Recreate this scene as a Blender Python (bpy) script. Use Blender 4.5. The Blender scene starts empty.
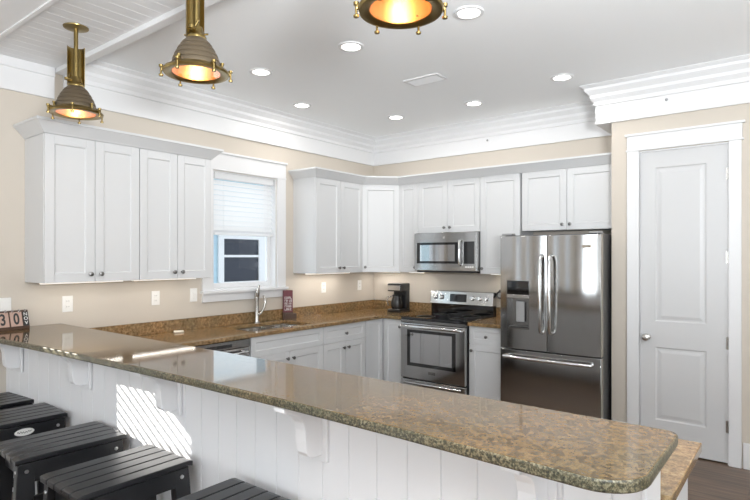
import bpy, bmesh, math, random
from mathutils import Vector, Matrix
random.seed(7)
S = bpy.context.scene
COL = S.collection
PI = math.pi

# ------------------------------------------------------------------ camera, world, sun, exposure
cam = bpy.data.objects.new('camera', bpy.data.cameras.new('camera'))
COL.objects.link(cam)
cam.location = (4.184, -5.297, 1.548)
cam.rotation_euler = (PI/2, 0, math.radians(38.183))
cam.data.sensor_width = 36; cam.data.lens = 546.167/750*36
cam.data.shift_y = 6.38/750; cam.data.clip_start = 0.05
S.camera = cam
S.view_settings.view_transform = 'Standard'; S.view_settings.look = 'None'
S.view_settings.gamma = 1; S.view_settings.use_curve_mapping = False
S.view_settings.exposure = -0.34
try:
    S.cycles.use_denoising = True
    S.cycles.max_bounces = 8; S.cycles.diffuse_bounces = 5; S.cycles.sample_clamp_indirect = 6
    S.cycles.caustics_reflective = False; S.cycles.caustics_refractive = False
except Exception: pass
W = bpy.data.worlds.new('sky'); S.world = W; W.use_nodes = True
bg = W.node_tree.nodes['Background']; bg.inputs[0].default_value = (.80, .90, 1.0, 1); bg.inputs[1].default_value = 2.0

def light(name, kind, loc, energy, color=(1, 1, 1), rot=(0, 0, 0), size=1, size_y=None, parent=None, shape=None):
    L = bpy.data.lights.new(name, kind); L.energy = energy; L.color = color
    if kind == 'AREA':
        L.shape = shape or ('RECTANGLE' if size_y else 'DISK'); L.size = size
        if size_y: L.size_y = size_y
    o = bpy.data.objects.new(name, L); COL.objects.link(o); o.location = loc; o.rotation_euler = rot
    if parent: o.parent = parent
    return o
sun = light('sun', 'SUN', (-6, -8, 5), 20.0, (1.0, .96, .9))
sd = Vector((1.67, 1.43, -1.0)).normalized()
sun.rotation_euler = sd.to_track_quat('-Z', 'Y').to_euler(); sun.data.angle = math.radians(.35)
# daylight standing in the tall windows of the living room behind the camera
for i, xx in enumerate((1.6, 3.7, 5.8)):
    light('window_daylight', 'AREA', (xx, -9.62, 1.35), 66, (.90, .96, 1.0), (PI/2+math.radians(32), 0, 0), 1.3, 2.3)
light('patio_daylight', 'AREA', (7.75, -4.6, 1.3), 50, (.90, .96, 1.0), (PI/2+math.radians(32), 0, PI/2), 2.6, 2.3)
light('kitchen_window_daylight', 'AREA', (-.3, -1.96, 1.6), 3.5, (.93, .97, 1.0), (PI/2, 0, -PI/2), .74, 1.1)

# added soft fill light behind the camera, turned up to brighten the ceiling
fill = light('ceiling_fill', 'AREA', (5.1, -5.3, 1.80), 470, (.93, .97, 1.0), (0, 0, 0), .8)
fill.rotation_euler = Vector((-.22, .22, 1.0)).to_track_quat('-Z', 'Y').to_euler()
# ------------------------------------------------------------------ materials
def mat(name, col, rough=.5, metal=0, spec=.5, **k):
    m = bpy.data.materials.new(name); m.use_nodes = True
    b = m.node_tree.nodes['Principled BSDF']
    b.inputs['Base Color'].default_value = (*col, 1); b.inputs['Roughness'].default_value = rough
    b.inputs['Metallic'].default_value = metal; b.inputs['Specular IOR Level'].default_value = spec
    for kk, v in k.items(): b.inputs[kk.replace('_', ' ')].default_value = v
    # faint procedural unevenness
    nt = m.node_tree; n = nt.nodes.new('ShaderNodeTexNoise'); n.inputs['Scale'].default_value = 60
    c = nt.nodes.new('ShaderNodeTexCoord'); nt.links.new(c.outputs['Object'], n.inputs['Vector'])
    bp = nt.nodes.new('ShaderNodeBump'); bp.inputs['Strength'].default_value = .02; bp.inputs['Distance'].default_value = .002
    nt.links.new(n.outputs['Fac'], bp.inputs['Height']); nt.links.new(bp.outputs['Normal'], b.inputs['Normal'])
    return m
def emis(name, col, st):
    m = mat(name, col, .5); b = m.node_tree.nodes['Principled BSDF']
    b.inputs['Emission Color'].default_value = (*col, 1); b.inputs['Emission Strength'].default_value = st
    return m
def ramp(nt, stops):
    r = nt.nodes.new('ShaderNodeValToRGB'); e = r.color_ramp.elements
    e[0].position, e[0].color = stops[0][0], (*stops[0][1], 1); e[1].position, e[1].color = stops[-1][0], (*stops[-1][1], 1)
    for p, c in stops[1:-1]:
        x = e.new(p); x.color = (*c, 1)
    return r
def granite(name, tones, speck, rough=.06, nsc=42):
    m = bpy.data.materials.new(name); m.use_nodes = True; nt = m.node_tree; b = nt.nodes['Principled BSDF']; L = nt.links.new
    c = nt.nodes.new('ShaderNodeTexCoord')
    n1 = nt.nodes.new('ShaderNodeTexNoise'); n1.inputs['Scale'].default_value = nsc; n1.inputs['Detail'].default_value = 5; n1.inputs['Roughness'].default_value = .74
    n2 = nt.nodes.new('ShaderNodeTexNoise'); n2.inputs['Scale'].default_value = 4; n2.inputs['Detail'].default_value = 3
    v = nt.nodes.new('ShaderNodeTexVoronoi'); v.inputs['Scale'].default_value = 150
    for t in (n1, n2, v): L(c.outputs['Object'], t.inputs['Vector'])
    r1 = ramp(nt, tones); L(n1.outputs['Fac'], r1.inputs[0])
    r3 = ramp(nt, [(.0, (.34, .28, .20)), (.35, (.68, .60, .50)), (.7, (1, 1, 1))]); L(v.outputs['Distance'], r3.inputs[0])
    mx = nt.nodes.new('ShaderNodeMix'); mx.data_type = 'RGBA'; mx.blend_type = 'MULTIPLY'; mx.inputs[0].default_value = speck
    L(r1.outputs[0], mx.inputs[6]); L(r3.outputs[0], mx.inputs[7])
    r2 = ramp(nt, [(.35, (.80, .84, .80)), (.65, (1.10, 1.0, .86))]); L(n2.outputs['Fac'], r2.inputs[0])
    m2 = nt.nodes.new('ShaderNodeMix'); m2.data_type = 'RGBA'; m2.blend_type = 'MULTIPLY'; m2.inputs[0].default_value = 1
    L(mx.outputs[2], m2.inputs[6]); L(r2.outputs[0], m2.inputs[7]); L(m2.outputs[2], b.inputs['Base Color'])
    b.inputs['Roughness'].default_value = rough; b.inputs['Specular IOR Level'].default_value = .42
    return m
def planks(name, c1, c2, c3, length, width, gap):
    m = bpy.data.materials.new(name); m.use_nodes = True; nt = m.node_tree; b = nt.nodes['Principled BSDF']; L = nt.links.new
    c = nt.nodes.new('ShaderNodeTexCoord'); br = nt.nodes.new('ShaderNodeTexBrick')
    br.inputs['Color1'].default_value = (*c1, 1); br.inputs['Color2'].default_value = (*c2, 1); br.inputs['Mortar'].default_value = (*c3, 1)
    br.inputs['Scale'].default_value = 1; br.inputs['Brick Width'].default_value = length; br.inputs['Row Height'].default_value = width
    br.inputs['Mortar Size'].default_value = gap; br.offset = .37
    L(c.outputs['Object'], br.inputs['Vector'])
    mp = nt.nodes.new('ShaderNodeMapping'); mp.inputs['Scale'].default_value = (1.5, 22, 1); L(c.outputs['Object'], mp.inputs[0])
    n = nt.nodes.new('ShaderNodeTexNoise'); n.inputs['Scale'].default_value = 2; n.inputs['Detail'].default_value = 6; L(mp.outputs[0], n.inputs['Vector'])
    r = ramp(nt, [(.3, (.55, .53, .5)), (.7, (1.25, 1.2, 1.15))]); L(n.outputs['Fac'], r.inputs[0])
    mx = nt.nodes.new('ShaderNodeMix'); mx.data_type = 'RGBA'; mx.blend_type = 'MULTIPLY'; mx.inputs[0].default_value = 1
    L(br.outputs['Color'], mx.inputs[6]); L(r.outputs[0], mx.inputs[7]); L(mx.outputs[2], b.inputs['Base Color'])
    b.inputs['Roughness'].default_value = .35
    return m
def brushed(name, col, rough, vertical=True, amp=.04):
    m = mat(name, col, rough, 1); nt = m.node_tree; b = nt.nodes['Principled BSDF']; L = nt.links.new
    c = nt.nodes.new('ShaderNodeTexCoord'); mp = nt.nodes.new('ShaderNodeMapping')
    mp.inputs['Scale'].default_value = (3, 3, 300) if not vertical else (260, 260, 2)
    n = nt.nodes.new('ShaderNodeTexNoise'); n.inputs['Scale'].default_value = 1.5
    amp = min(amp, rough*.4)
    L(c.outputs['Object'], mp.inputs[0]); L(mp.outputs[0], n.inputs['Vector'])
    tg_ = nt.nodes.new('ShaderNodeTangent'); tg_.direction_type = 'RADIAL'; tg_.axis = 'Z'; L(tg_.outputs[0], b.inputs['Tangent'])
    b.inputs['Anisotropic'].default_value = .35; b.inputs['Anisotropic Rotation'].default_value = .0
    r = nt.nodes.new('ShaderNodeMapRange'); r.inputs['To Min'].default_value = rough-amp; r.inputs['To Max'].default_value = rough+amp
    L(n.outputs['Fac'], r.inputs['Value']); L(r.outputs[0], b.inputs['Roughness'])
    return m
def thin_glass(name, tint=(1, 1, 1), refl=.12):
    m = bpy.data.materials.new(name); m.use_nodes = True; nt = m.node_tree; nt.nodes.clear(); L = nt.links.new
    o = nt.nodes.new('ShaderNodeOutputMaterial'); t = nt.nodes.new('ShaderNodeBsdfTransparent'); t.inputs[0].default_value = (*tint, 1)
    g = nt.nodes.new('ShaderNodeBsdfGlossy'); g.inputs['Roughness'].default_value = .01
    mx = nt.nodes.new('ShaderNodeMixShader'); lw = nt.nodes.new('ShaderNodeLayerWeight'); lw.inputs[0].default_value = .5
    pw_ = nt.nodes.new('ShaderNodeMath'); pw_.operation = 'POWER'; pw_.inputs[1].default_value = 4; L(lw.outputs['Facing'], pw_.inputs[0])
    f = nt.nodes.new('ShaderNodeMath'); f.operation = 'MULTIPLY_ADD'; f.inputs[1].default_value = .6; f.inputs[2].default_value = .03; L(pw_.outputs[0], f.inputs[0])
    L(f.outputs[0], mx.inputs[0]); L(t.outputs[0], mx.inputs[1]); L(g.outputs[0], mx.inputs[2]); L(mx.outputs[0], o.inputs[0])
    return m
M = dict(
    wall=mat('wall_paint', (.60, .545, .475), .75, spec=.2),
    white=mat('white_trim_paint', (.76, .76, .765), .42),
    ceil=mat('ceiling_paint', (.92, .935, .945), .8, spec=.2),
    cab=mat('cabinet_paint', (.64, .645, .65), .38),
    panel=mat('beadboard_paint', (.84, .84, .85), .45),
    door=mat('door_paint', (.61, .61, .612), .4),
    steel=brushed('stainless_steel', (.47, .468, .465), .11),
    steel_h=brushed('stainless_steel_bright', (.72, .72, .71), .16, False),
    steel_d=brushed('dark_stainless_steel', (.30, .295, .29), .25, False),
    chrome=mat('polished_chrome', (.85, .85, .85), .08, 1),
    nickel=mat('brushed_nickel', (.62, .60, .57), .25, 1),
    pewter=mat('dark_pewter', (.22, .215, .21), .3, 1),
    black=mat('black_plastic', (.015, .015, .016), .3),
    blackglass=mat('black_ceramic_glass', (.006, .006, .007), .04, spec=.8),
    ovenglass=mat('oven_window_glass', (.03, .03, .032), .03, spec=1.0, Metallic=.35) if False else mat('oven_window_glass', (.55, .55, .555), .04, .9),
    stool=mat('black_stool_board', (.012, .0125, .014), .28, spec=.5),
    screw=mat('steel_screw', (.7, .7, .7), .3, 1),
    brass=mat('aged_brass', (.30, .22, .085), .3, 1),
    brass_d=mat('dark_weathered_brass', (.14, .108, .07), .5, .45),
    brass_in=mat('polished_brass_reflector', (.88, .52, .22), .3, .85),
    plate=mat('outlet_plastic', (.85, .84, .81), .35),
    soap=mat('cream_soap', (.85, .80, .68), .5),
    blind=mat('blind_slat', (.93, .93, .93), .45, spec=.3),
    siding=mat('light_blue_siding', (.50, .68, .78), .7),
    darkpane=mat('dark_window_pane', (.03, .035, .05), .1, spec=.4),
    maroon=mat('maroon_box_card', (.13, .02, .03), .45),
    brownwood=mat('dark_brown_wood', (.07, .035, .02), .5),
    tag_pink=mat('cream_pink_tile', (.46, .31, .25), .5),
    carafe=mat('dark_carafe_glass', (.02, .018, .017), .05),
    grey=mat('grey_metal', (.35, .35, .35), .5, .3),
    duct=mat('vent_dark', (.12, .12, .12), .7),
    glass=thin_glass('window_glass'),
    lens=emis('recessed_lamp_lens', (1, .97, .92), 9),
    bulb=emis('warm_bulb', (1, .64, .26), 3.5),
    strip=emis('strip_diffuser', (1, .93, .84), 1.3),
    blue=emis('range_display', (.02, .02, .02), 0),
    top=granite('bar_granite', [(.30, (.045, .029, .014)), (.42, (.09, .057, .026)), (.50, (.145, .094, .044)), (.60, (.205, .142, .074)), (.74, (.13, .10, .052))], .5, .06, 52),
    ctop=granite('counter_granite', [(.28, (.06, .042, .025)), (.42, (.19, .125, .065)), (.55, (.33, .22, .12)), (.68, (.42, .31, .18)), (.8, (.25, .23, .15))], .55, .1),
    floor=planks('plank_floor', (.155, .105, .072), (.105, .071, .050), (.06, .043, .033), 1.3, .145, .004),
)
# the cut granite edge: rougher, greener broken stone
M['edge'] = granite('chiselled_granite_edge', [(.36, (.012, .013, .010)), (.45, (.045, .045, .03)), (.52, (.13, .115, .075)), (.60, (.29, .265, .195)), (.72, (.07, .08, .06))], .8, .35, 130)
M['slat_lit'] = M['blind']
_b = M['blind'].node_tree.nodes['Principled BSDF']; _nt = M['blind'].node_tree
_tr = _nt.nodes.new('ShaderNodeBsdfTranslucent'); _tr.inputs[0].default_value = (.9, .9, .9, 1)
_mx = _nt.nodes.new('ShaderNodeMixShader'); _mx.inputs[0].default_value = .35
_o = [n for n in _nt.nodes if n.type == 'OUTPUT_MATERIAL'][0]
_nt.links.new(_b.outputs[0], _mx.inputs[1]); _nt.links.new(_tr.outputs[0], _mx.inputs[2]); _nt.links.new(_mx.outputs[0], _o.inputs[0])

# ------------------------------------------------------------------ mesh helpers
class MB:
    def __init__(s): s.v = []; s.f = []
    def add(s, vs, fs):
        k = len(s.v); s.v += [tuple(v) for v in vs]; s.f += [tuple(i+k for i in f) for f in fs]; return s
    def box(s, x0, x1, y0, y1, z0, z1):
        vs = [(x, y, z) for z in (z0, z1) for y in (y0, y1) for x in (x0, x1)]
        return s.add(vs, [(0, 2, 3, 1), (4, 5, 7, 6), (0, 1, 5, 4), (1, 3, 7, 5), (3, 2, 6, 7), (2, 0, 4, 6)])
    def prism(s, pts, z0, z1, axis='z'):
        n = len(pts)
        def P(a, b, c): return {'z': (a, b, c), 'x': (c, a, b), 'y': (a, c, b)}[axis]
        vs = [P(a, b, z0) for a, b in pts]+[P(a, b, z1) for a, b in pts]
        return s.add(vs, [tuple(range(n))[::-1], tuple(range(n, 2*n))]+[(i, (i+1) % n, n+(i+1) % n, n+i) for i in range(n)])
    def lathe(s, prof, c=(0, 0, 0), n=32, axis='z', cap=True):
        if prof[0] == prof[-1]: cap = False
        vs = []
        for r, z in prof:
            for i in range(n):
                a = 2*PI*i/n; p = (r*math.cos(a), r*math.sin(a), z)
                if axis == 'x': p = (p[2], p[0], p[1])
                if axis == 'y': p = (p[1], p[2], p[0])
                vs.append((p[0]+c[0], p[1]+c[1], p[2]+c[2]))
        fs = []
        for j in range(len(prof)-1):
            for i in range(n):
                fs.append((j*n+i, j*n+(i+1) % n, (j+1)*n+(i+1) % n, (j+1)*n+i))
        if cap and prof[0][0] > 1e-5: fs.append(tuple(range(n))[::-1])
        if cap and prof[-1][0] > 1e-5: fs.append(tuple(range((len(prof)-1)*n, len(prof)*n)))
        return s.add(vs, fs)
    def tube(s, path, r, n=12):
        rs = r if isinstance(r, (list, tuple)) else [r]*len(path)
        P = [Vector(p) for p in path]; vs = []
        up = None
        for i, p in enumerate(P):
            d = (P[min(i+1, len(P)-1)]-P[max(i-1, 0)]).normalized()
            if up is None: up = d.orthogonal().normalized()
            up = (up-d*up.dot(d)).normalized(); sd_ = d.cross(up)
            for k in range(n):
                a = 2*PI*k/n; vs.append(p+(up*math.cos(a)+sd_*math.sin(a))*rs[i])
        fs = [(j*n+i, j*n+(i+1) % n, (j+1)*n+(i+1) % n, (j+1)*n+i) for j in range(len(P)-1) for i in range(n)]
        fs += [tuple(range(n))[::-1], tuple(range((len(P)-1)*n, len(P)*n))]
        return s.add(vs, fs)
    def beam(s, a, b, w, h):
        """rectangular bar from a to b, w across, h in the other direction"""
        a, b = Vector(a), Vector(b); d = (b-a).normalized()
        r = Vector((0, 0, 1)).cross(d)
        r = Vector((1, 0, 0)) if r.length < 1e-3 else r.normalized()
        if abs(d.z) > .7: r = Vector((1, 0, 0)); r = (r-d*r.dot(d)).normalized()
        u = d.cross(r)
        vs = [p+r*w/2*i+u*h/2*j for p in (a, b) for j in (-1, 1) for i in (-1, 1)]
        return s.add(vs, [(0, 2, 3, 1), (4, 5, 7, 6), (0, 1, 5, 4), (1, 3, 7, 5), (3, 2, 6, 7), (2, 0, 4, 6)])
    def build(s, name, m, parent=None, bevel=0, smooth=False, loc=None, rot=None, seg=2):
        me = bpy.data.meshes.new(name); me.from_pydata(s.v, [], s.f)
        bm = bmesh.new(); bm.from_mesh(me); bmesh.ops.remove_doubles(bm, verts=bm.verts, dist=1e-6)
        bmesh.ops.recalc_face_normals(bm, faces=bm.faces); bm.to_mesh(me); bm.free()
        o = bpy.data.objects.new(name, me); COL.objects.link(o)
        ms = m if isinstance(m, list) else [m]
        for q in ms: me.materials.append(M[q] if isinstance(q, str) else q)
        if bevel:
            b = o.modifiers.new('b', 'BEVEL'); b.width = bevel; b.segments = seg; b.limit_method = 'ANGLE'; b.angle_limit = math.radians(40)
        if smooth:
            for p in me.polygons: p.use_smooth = True
            try:
                me.set_sharp_from_angle(angle=math.radians(smooth if smooth > 1 else 40))
            except Exception: pass
        if parent: o.parent = parent
        if loc: o.location = loc
        if rot: o.rotation_euler = rot
        return o
def bx(*a): return MB().box(*a)
def tag(o, label=None, cat=None, group=None, kind=None):
    if label: o['label'] = label
    if cat: o['category'] = cat
    if group: o['group'] = group
    if kind: o['kind'] = kind
    return o
def empty(name, loc=(0, 0, 0), rz=0, **k):
    o = bpy.data.objects.new(name, None); COL.objects.link(o); o.location = loc; o.rotation_euler = (0, 0, rz)
    o.empty_display_size = .1
    return tag(o, **k)
def struct(mb, name, m, parent=None, **k):
    o = mb.build(name, m, parent, **k)
    if not parent: o['kind'] = 'structure'
    return o
def kids(o): return [c for c in COL.objects if c.parent == o]
def copy_tree(o, parent=None):
    c = o.copy(); COL.objects.link(c); c.parent = parent
    for ch in kids(o): copy_tree(ch, c)
    return c
def repeat(proto, spots, labels, group):
    out = []
    for i, (loc, rz) in enumerate(spots):
        o = proto if i == 0 else copy_tree(proto)
        o.location = loc; o.rotation_euler = (0, 0, rz); o['label'] = labels[i]; o['group'] = group; out.append(o)
    return out
def text(name, s, size, m, parent, loc, rot, depth=.0006, sx=1, align='CENTER', bold=0.0):
    cu = bpy.data.curves.new(name, 'FONT'); cu.body = s; cu.size = size; cu.extrude = depth; cu.offset = bold; cu.align_x = align; cu.align_y = 'CENTER'
    t = bpy.data.objects.new('tmp', cu); COL.objects.link(t)
    bpy.context.view_layer.update()
    me = bpy.data.meshes.new_from_object(t.evaluated_get(bpy.context.evaluated_depsgraph_get()))
    bpy.data.objects.remove(t); o = bpy.data.objects.new(name, me); COL.objects.link(o)
    me.materials.clear(); me.materials.append(M[m]); o.parent = parent; o.location = loc; o.rotation_euler = rot; o.scale = (sx, 1, 1)
    return o

CZ = 2.98      # kitchen ceiling
BZ = 2.66      # underside of the white band round the room
RX = 2.92      # left corner of the pantry wall
PY = -.50      # face of the pantry wall
XR, YF = 7.4, -9.4   # living room extents
# ------------------------------------------------------------------ the setting
struct(bx(-.2, XR+.2, YF-.2, .2, -.12, 0), 'floor', 'floor')
# left wall with two window openings
def wall_x(name, x0, x1, ya, yb, z1, holes):
    mb = MB(); y = ya
    for (a, b, c, d) in sorted(holes):
        mb.box(x0, x1, y, a, 0, z1); mb.box(x0, x1, a, b, 0, c); mb.box(x0, x1, a, b, d, z1); y = b
    mb.box(x0, x1, y, yb, 0, z1)
    return struct(mb, name, 'wall')
KW = (-2.34, -1.59, 1.24, 2.325)
LW = (-5.70, -4.97, .62, 2.02)
LW2 = (-8.0, -7.0, .12, 2.5)
wall_x('wall_left', -.16, 0, YF, .2, 3.1, [KW, LW, LW2])
struct(bx(0, XR, 0, .2, 0, 3.1), 'wall_back', 'wall')
struct(bx(RX, XR, PY, -.001, 0, 3.1).box(XR-.001, XR, PY, PY, 0, 0), 'wall_pantry', 'wall') if False else None
# pantry wall with a door opening
DX0, DX1, DH = 3.14, 3.738, 2.385
struct(MB().box(RX, DX0-.012, PY, -.002, 0, 3.0).box(DX1+.012, XR-.01, PY, -.002, 0, 3.0).box(DX0-.012, DX1+.012, PY, -.002, DH+.012, 3.0)
       .box(DX0-.012, DX1+.012, PY+.10, -.002, 0, DH+.012), 'wall_pantry', 'wall')
# right wall with patio opening, front wall with three tall windows
struct(MB().box(XR, XR+.16, YF, -6.1, 0, 3.1).box(XR, XR+.16, -3.1, .2, 0, 3.1).box(XR, XR+.16, -6.1, -3.1, 2.6, 3.1), 'wall_right', 'wall')
mb = MB(); x = -.16
for xx in (1.6, 3.7, 5.8):
    mb.box(x, xx-.7, YF-.16, YF, 0, 3.1).box(xx-.7, xx+.7, YF-.16, YF, 2.65, 3.1).box(xx-.7, xx+.7, YF-.16, YF, 0, .2); x = xx+.7
mb.box(x, XR+.16, YF-.16, YF, 0, 3.1)
struct(mb, 'wall_front', 'wall')
# ceilings
struct(bx(-.16, XR+.16, -3.60, .2, CZ, CZ+.1), 'ceiling', 'ceil')
struct(bx(.001, XR, YF, -4.115, 2.855, 2.95), 'ceiling_living', 'white')
tg = MB()
y0, y1, zt = -4.115, -3.66, 2.875
xx = 0.001
while xx < XR-.1:
    tg.prism([(xx, zt+.02), (xx, zt+.002), (xx+.003, zt), (xx+.092, zt), (xx+.095, zt+.002), (xx+.095, zt+.02)], y0, y1, 'y'); xx += .095
struct(tg, 'ceiling_boards', 'white')
struct(bx(.001, XR, -3.66, -3.60, 2.845, CZ+.01), 'trim_beam', 'white', bevel=.004)
struct(bx(.001, XR, -4.135, -4.115, 2.845, 2.90), 'trim_beam_front', 'white')
# stepped crown band: prof = (out from wall, z)
PROF = [(0, BZ), (.022, BZ), (.022, BZ+.15), (.034, BZ+.155), (.034, BZ+.185), (.060, BZ+.215), (.060, BZ+.24), (.095, BZ+.275), (.095, BZ+.295), (.125, CZ-.005), (.125, CZ), (0, CZ)]
PLOW = [(0, BZ), (.022, BZ), (.022, BZ+.15), (.034, BZ+.155), (.034, 2.88), (0, 2.88)]
def sweep(prof, path, name, m='white'):
    """profile swept along an open path in plan; profile x is offset to the path's side"""
    n = len(path); offs = []
    P = [Vector(p) for p in path]
    for i in range(n):
        ds = []
        if i > 0: ds.append((P[i]-P[i-1]).normalized())
        if i < n-1: ds.append((P[i+1]-P[i]).normalized())
        ns = [Vector((d.y, -d.x)) for d in ds]
        v = sum(ns, Vector((0, 0))).normalized(); v = v/max(.2, v.dot(ns[0])); offs.append(v)
    vs = []; k = len(prof)
    for i in range(n):
        for (o, z) in prof: q = P[i]+offs[i]*o; vs.append((q.x, q.y, z))
    fs = [(i*k+j, i*k+(j+1) % k, (i+1)*k+(j+1) % k, (i+1)*k+j) for i in range(n-1) for j in range(k)]
    fs += [tuple(range(k))[::-1], tuple(range((n-1)*k, n*k))]
    return MB().add(vs, fs)
struct(sweep(PROF, [(0.0005, -3.60), (0.0005, -.0005), (RX-.10, -.0005)], 0), 'trim_crown', 'white')
struct(sweep(PROF, [(RX-.10, -.001), (RX-.10, PY-.0005), (XR, PY-.0005)], 0).box(RX-.10, RX, PY-.0005, -.001, BZ, CZ-.01), 'trim_crown_pantry', 'white')
struct(sweep(PLOW, [(0.0005, YF), (0.0005, -3.665)], 0), 'trim_crown_living', 'white')
tag(bx(.1, .1, 0, 0, 0, 0).build('x', 'white'), None) if False else None
# baseboards
struct(bx(DX1+.095, XR-.01, PY-.018, PY-.001, .001, .19), 'baseboard_pantry', 'white', bevel=.004)
struct(bx(RX+.002, DX0-.10, PY-.018, PY-.001, .001, .19), 'baseboard_pantry_short', 'white', bevel=.004)
struct(bx(.001, .018, YF, -4.03, .001, .19), 'baseboard_left', 'white', bevel=.004)

# --- pantry door (door_1)
def raised_door():
    w, h, t = DX1-DX0, DH-.012, .035
    P = [(.105, w-.14, 1.02, 2.245), (.105, w-.14, .235, .815)]
    mb = MB()
    xs = [0, .105, w-.14, w]; zs = [0, .235, .815, 1.02, 2.245, h]
    yf = 0
    mb.box(0, w, .008, t, 0, h)
    for i in range(3):
        for j in range(5):
            if i == 1 and j in (1, 3): continue
            mb.box(xs[i], xs[i+1], yf, .008, zs[j], zs[j+1])
    for (a, b, c, d) in P:   # bevelled raised field
        r = [(0, .0079), (.018, .010), (.022, .0085), (.045, .002)]
        vs = []
        for (e, y) in [(0, 0), (.010, .0078), (.022, .0078), (.045, .0022)]:
            vs += [(a+e, y, c+e), (b-e, y, c+e), (b-e, y, d-e), (a+e, y, d-e)]
        fs = [(4*k+i, 4*k+(i+1) % 4, 4*k+4+(i+1) % 4, 4*k+4+i) for k in range(3) for i in range(4)]+[(12, 13, 14, 15)]
        mb.add(vs, fs)
    return mb
d = empty('door_1', (DX0+.002, PY+.012, .012), kind='structure')
raised_door().build('door_leaf', 'door', d)
kb = MB().lathe([(.0, 0), (.026, 0), (.028, -.003), (.024, -.008), (.010, -.012), (.009, -.030), (.022, -.036), (.029, -.046), (.026, -.058), (.012, -.064), (0, -.065)], n=24, axis='y')
kb.build('door_knob', 'nickel', d, loc=(.045, 0, .89), smooth=True)
bx(-.0015, .003, -.0015, .02, -.028, .028).build('latch_plate', 'nickel', d, loc=(-.0005, 0, .89))
for hz in (2.15, 1.53, .89, .27):
    MB().lathe([(.006, -.045), (.006, .045)], n=10).box(-.014, .014, .004, .006, -.045, .045).build('hinge', 'nickel', d, loc=(DX1-DX0-.001, -.008, hz))
struct(MB().box(DX0-.010, DX0+.0008, PY, PY+.09, 0, DH).box(DX1-.001, DX1+.010, PY, PY+.09, 0, DH).box(DX0-.01, DX1+.01, PY, PY+.09, DH+.001, DH+.011)
       .box(DX0-.010, DX0-.004, PY, PY+.09, 0, DH), 'trim_door_jamb', 'white')
struct(MB().box(DX0-.097, DX0-.006, PY-.02, PY-.001, 0.001, 2.40).box(DX1+.006, DX1+.085, PY-.02, PY-.001, .001, 2.40)
       .box(DX0-.105, DX1+.10, PY-.026, PY-.001, 2.40, 2.412).box(DX0-.097, DX1+.09, PY-.022, PY-.001, 2.412, 2.522)
       .box(DX0-.112, DX1+.108, PY-.034, PY-.001, 2.522, 2.54), 'trim_door_casing', 'white', bevel=.002)

# --- windows
def sash_window(name, y0, y1, z0, z1, xin=-.05):
    w = empty(name, (0, 0, 0), kind='structure')
    MB().box(-.15, 0, y0, y0+.012, z0, z1).box(-.15, 0, y1-.012, y1, z0, z1).box(-.149, -.001, y0+.0125, y1-.0125, z1-.012, z1).box(-.149, -.001, y0+.0125, y1-.0125, z0, z0+.012).build('jamb', 'white', w)
    zm = (z0+z1)/2
    mb = MB()
    for (a, b, xc) in ((z0+.012, zm+.02, -.085), (zm-.02, z1-.012, -.115)):
        y_0, y_1 = y0+.012, y1-.012
        mb.box(xc-.014, xc+.014, y_0, y_0+.042, a, b).box(xc-.014, xc+.014, y_1-.042, y_1, a, b).box(xc-.013, xc+.013, y_0+.043, y_1-.043, a+.001, a+.05).box(xc-.013, xc+.013, y_0+.043, y_1-.043, b-.04, b-.001)
    mb.build('sash', 'white', w, bevel=.002)
    MB().box(-.087, -.083, y0+.05, y1-.05, z0+.05, zm).box(-.117, -.113, y0+.05, y1-.05, zm, z1-.05).build('glass_pane', 'glass', w)
    return w
w1 = sash_window('window_1', *KW)
MB().box(.001, .02, KW[0]-.115, KW[0]-.004, KW[2], KW[3]+.005).box(.001, .02, KW[1]+.004, KW[1]+.115, KW[2], KW[3]+.005).build('casing', 'white', w1, bevel=.002)
MB().box(.001, .025, KW[0]-.12, KW[1]+.12, KW[3]+.004, KW[3]+.018).box(.001, .022, KW[0]-.115, KW[1]+.115, KW[3]+.018, 2.48).box(.001, .038, KW[0]-.128, KW[1]+.128, 2.48, 2.498).build('window_head', 'white', w1, bevel=.002)
MB().box(-.08, .05, KW[0]-.128, KW[1]+.128, 1.215, 1.240).box(.001, .02, KW[0]-.115, KW[1]+.115, 1.14, 1.215).build('window_sill', 'white', w1, bevel=.003)
w2 = sash_window('window_2', *LW)
sash_window('window_7', *LW2)
MB().box(.001, .02, LW[0]-.1, LW[0]-.004, LW[2], LW[3]).box(.001, .02, LW[1]+.004, LW[1]+.1, LW[2], LW[3]).box(.001, .025, LW[0]-.12, LW[1]+.12, LW[3], LW[3]+.15).box(.001, .045, LW[0]-.12, LW[1]+.12, LW[2]-.025, LW[2]).build('casing', 'white', w2, bevel=.002)
for i, xx in enumerate((1.6, 3.7, 5.8)):
    w = empty('window_%d' % (i+3), (xx, YF-.08, 0), kind='structure')
    mb = MB()
    for (a, b, c, d_) in ((-.7, -.62, .2, 2.65), (.62, .7, .2, 2.65), (-.619, .619, .2, .3), (-.619, .619, 2.55, 2.65), (-.03, .03, .301, 2.549)):
        mb.box(a, b, -.04, .04, c, d_)
    mb.build('frame', 'white', w); bx(-.66, .66, -.003, .003, .25, 2.6).build('glass_pane', 'glass', w)
w = empty('window_6', (XR+.08, -4.6, 0), kind='structure')
mb = MB()
for (a, b) in ((-1.5, -1.42), (1.42, 1.5), (-.05, .05)): mb.box(-.04, .04, a, b, .01, 2.6)
mb.box(-.035, .035, -1.419, 1.419, 2.5, 2.599).box(-.035, .035, -1.419, 1.419, .011, .09); mb.build('frame', 'white', w)
bx(-.003, .003, -1.46, 1.46, .05, 2.55).build('glass_pane', 'glass', w)

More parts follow.
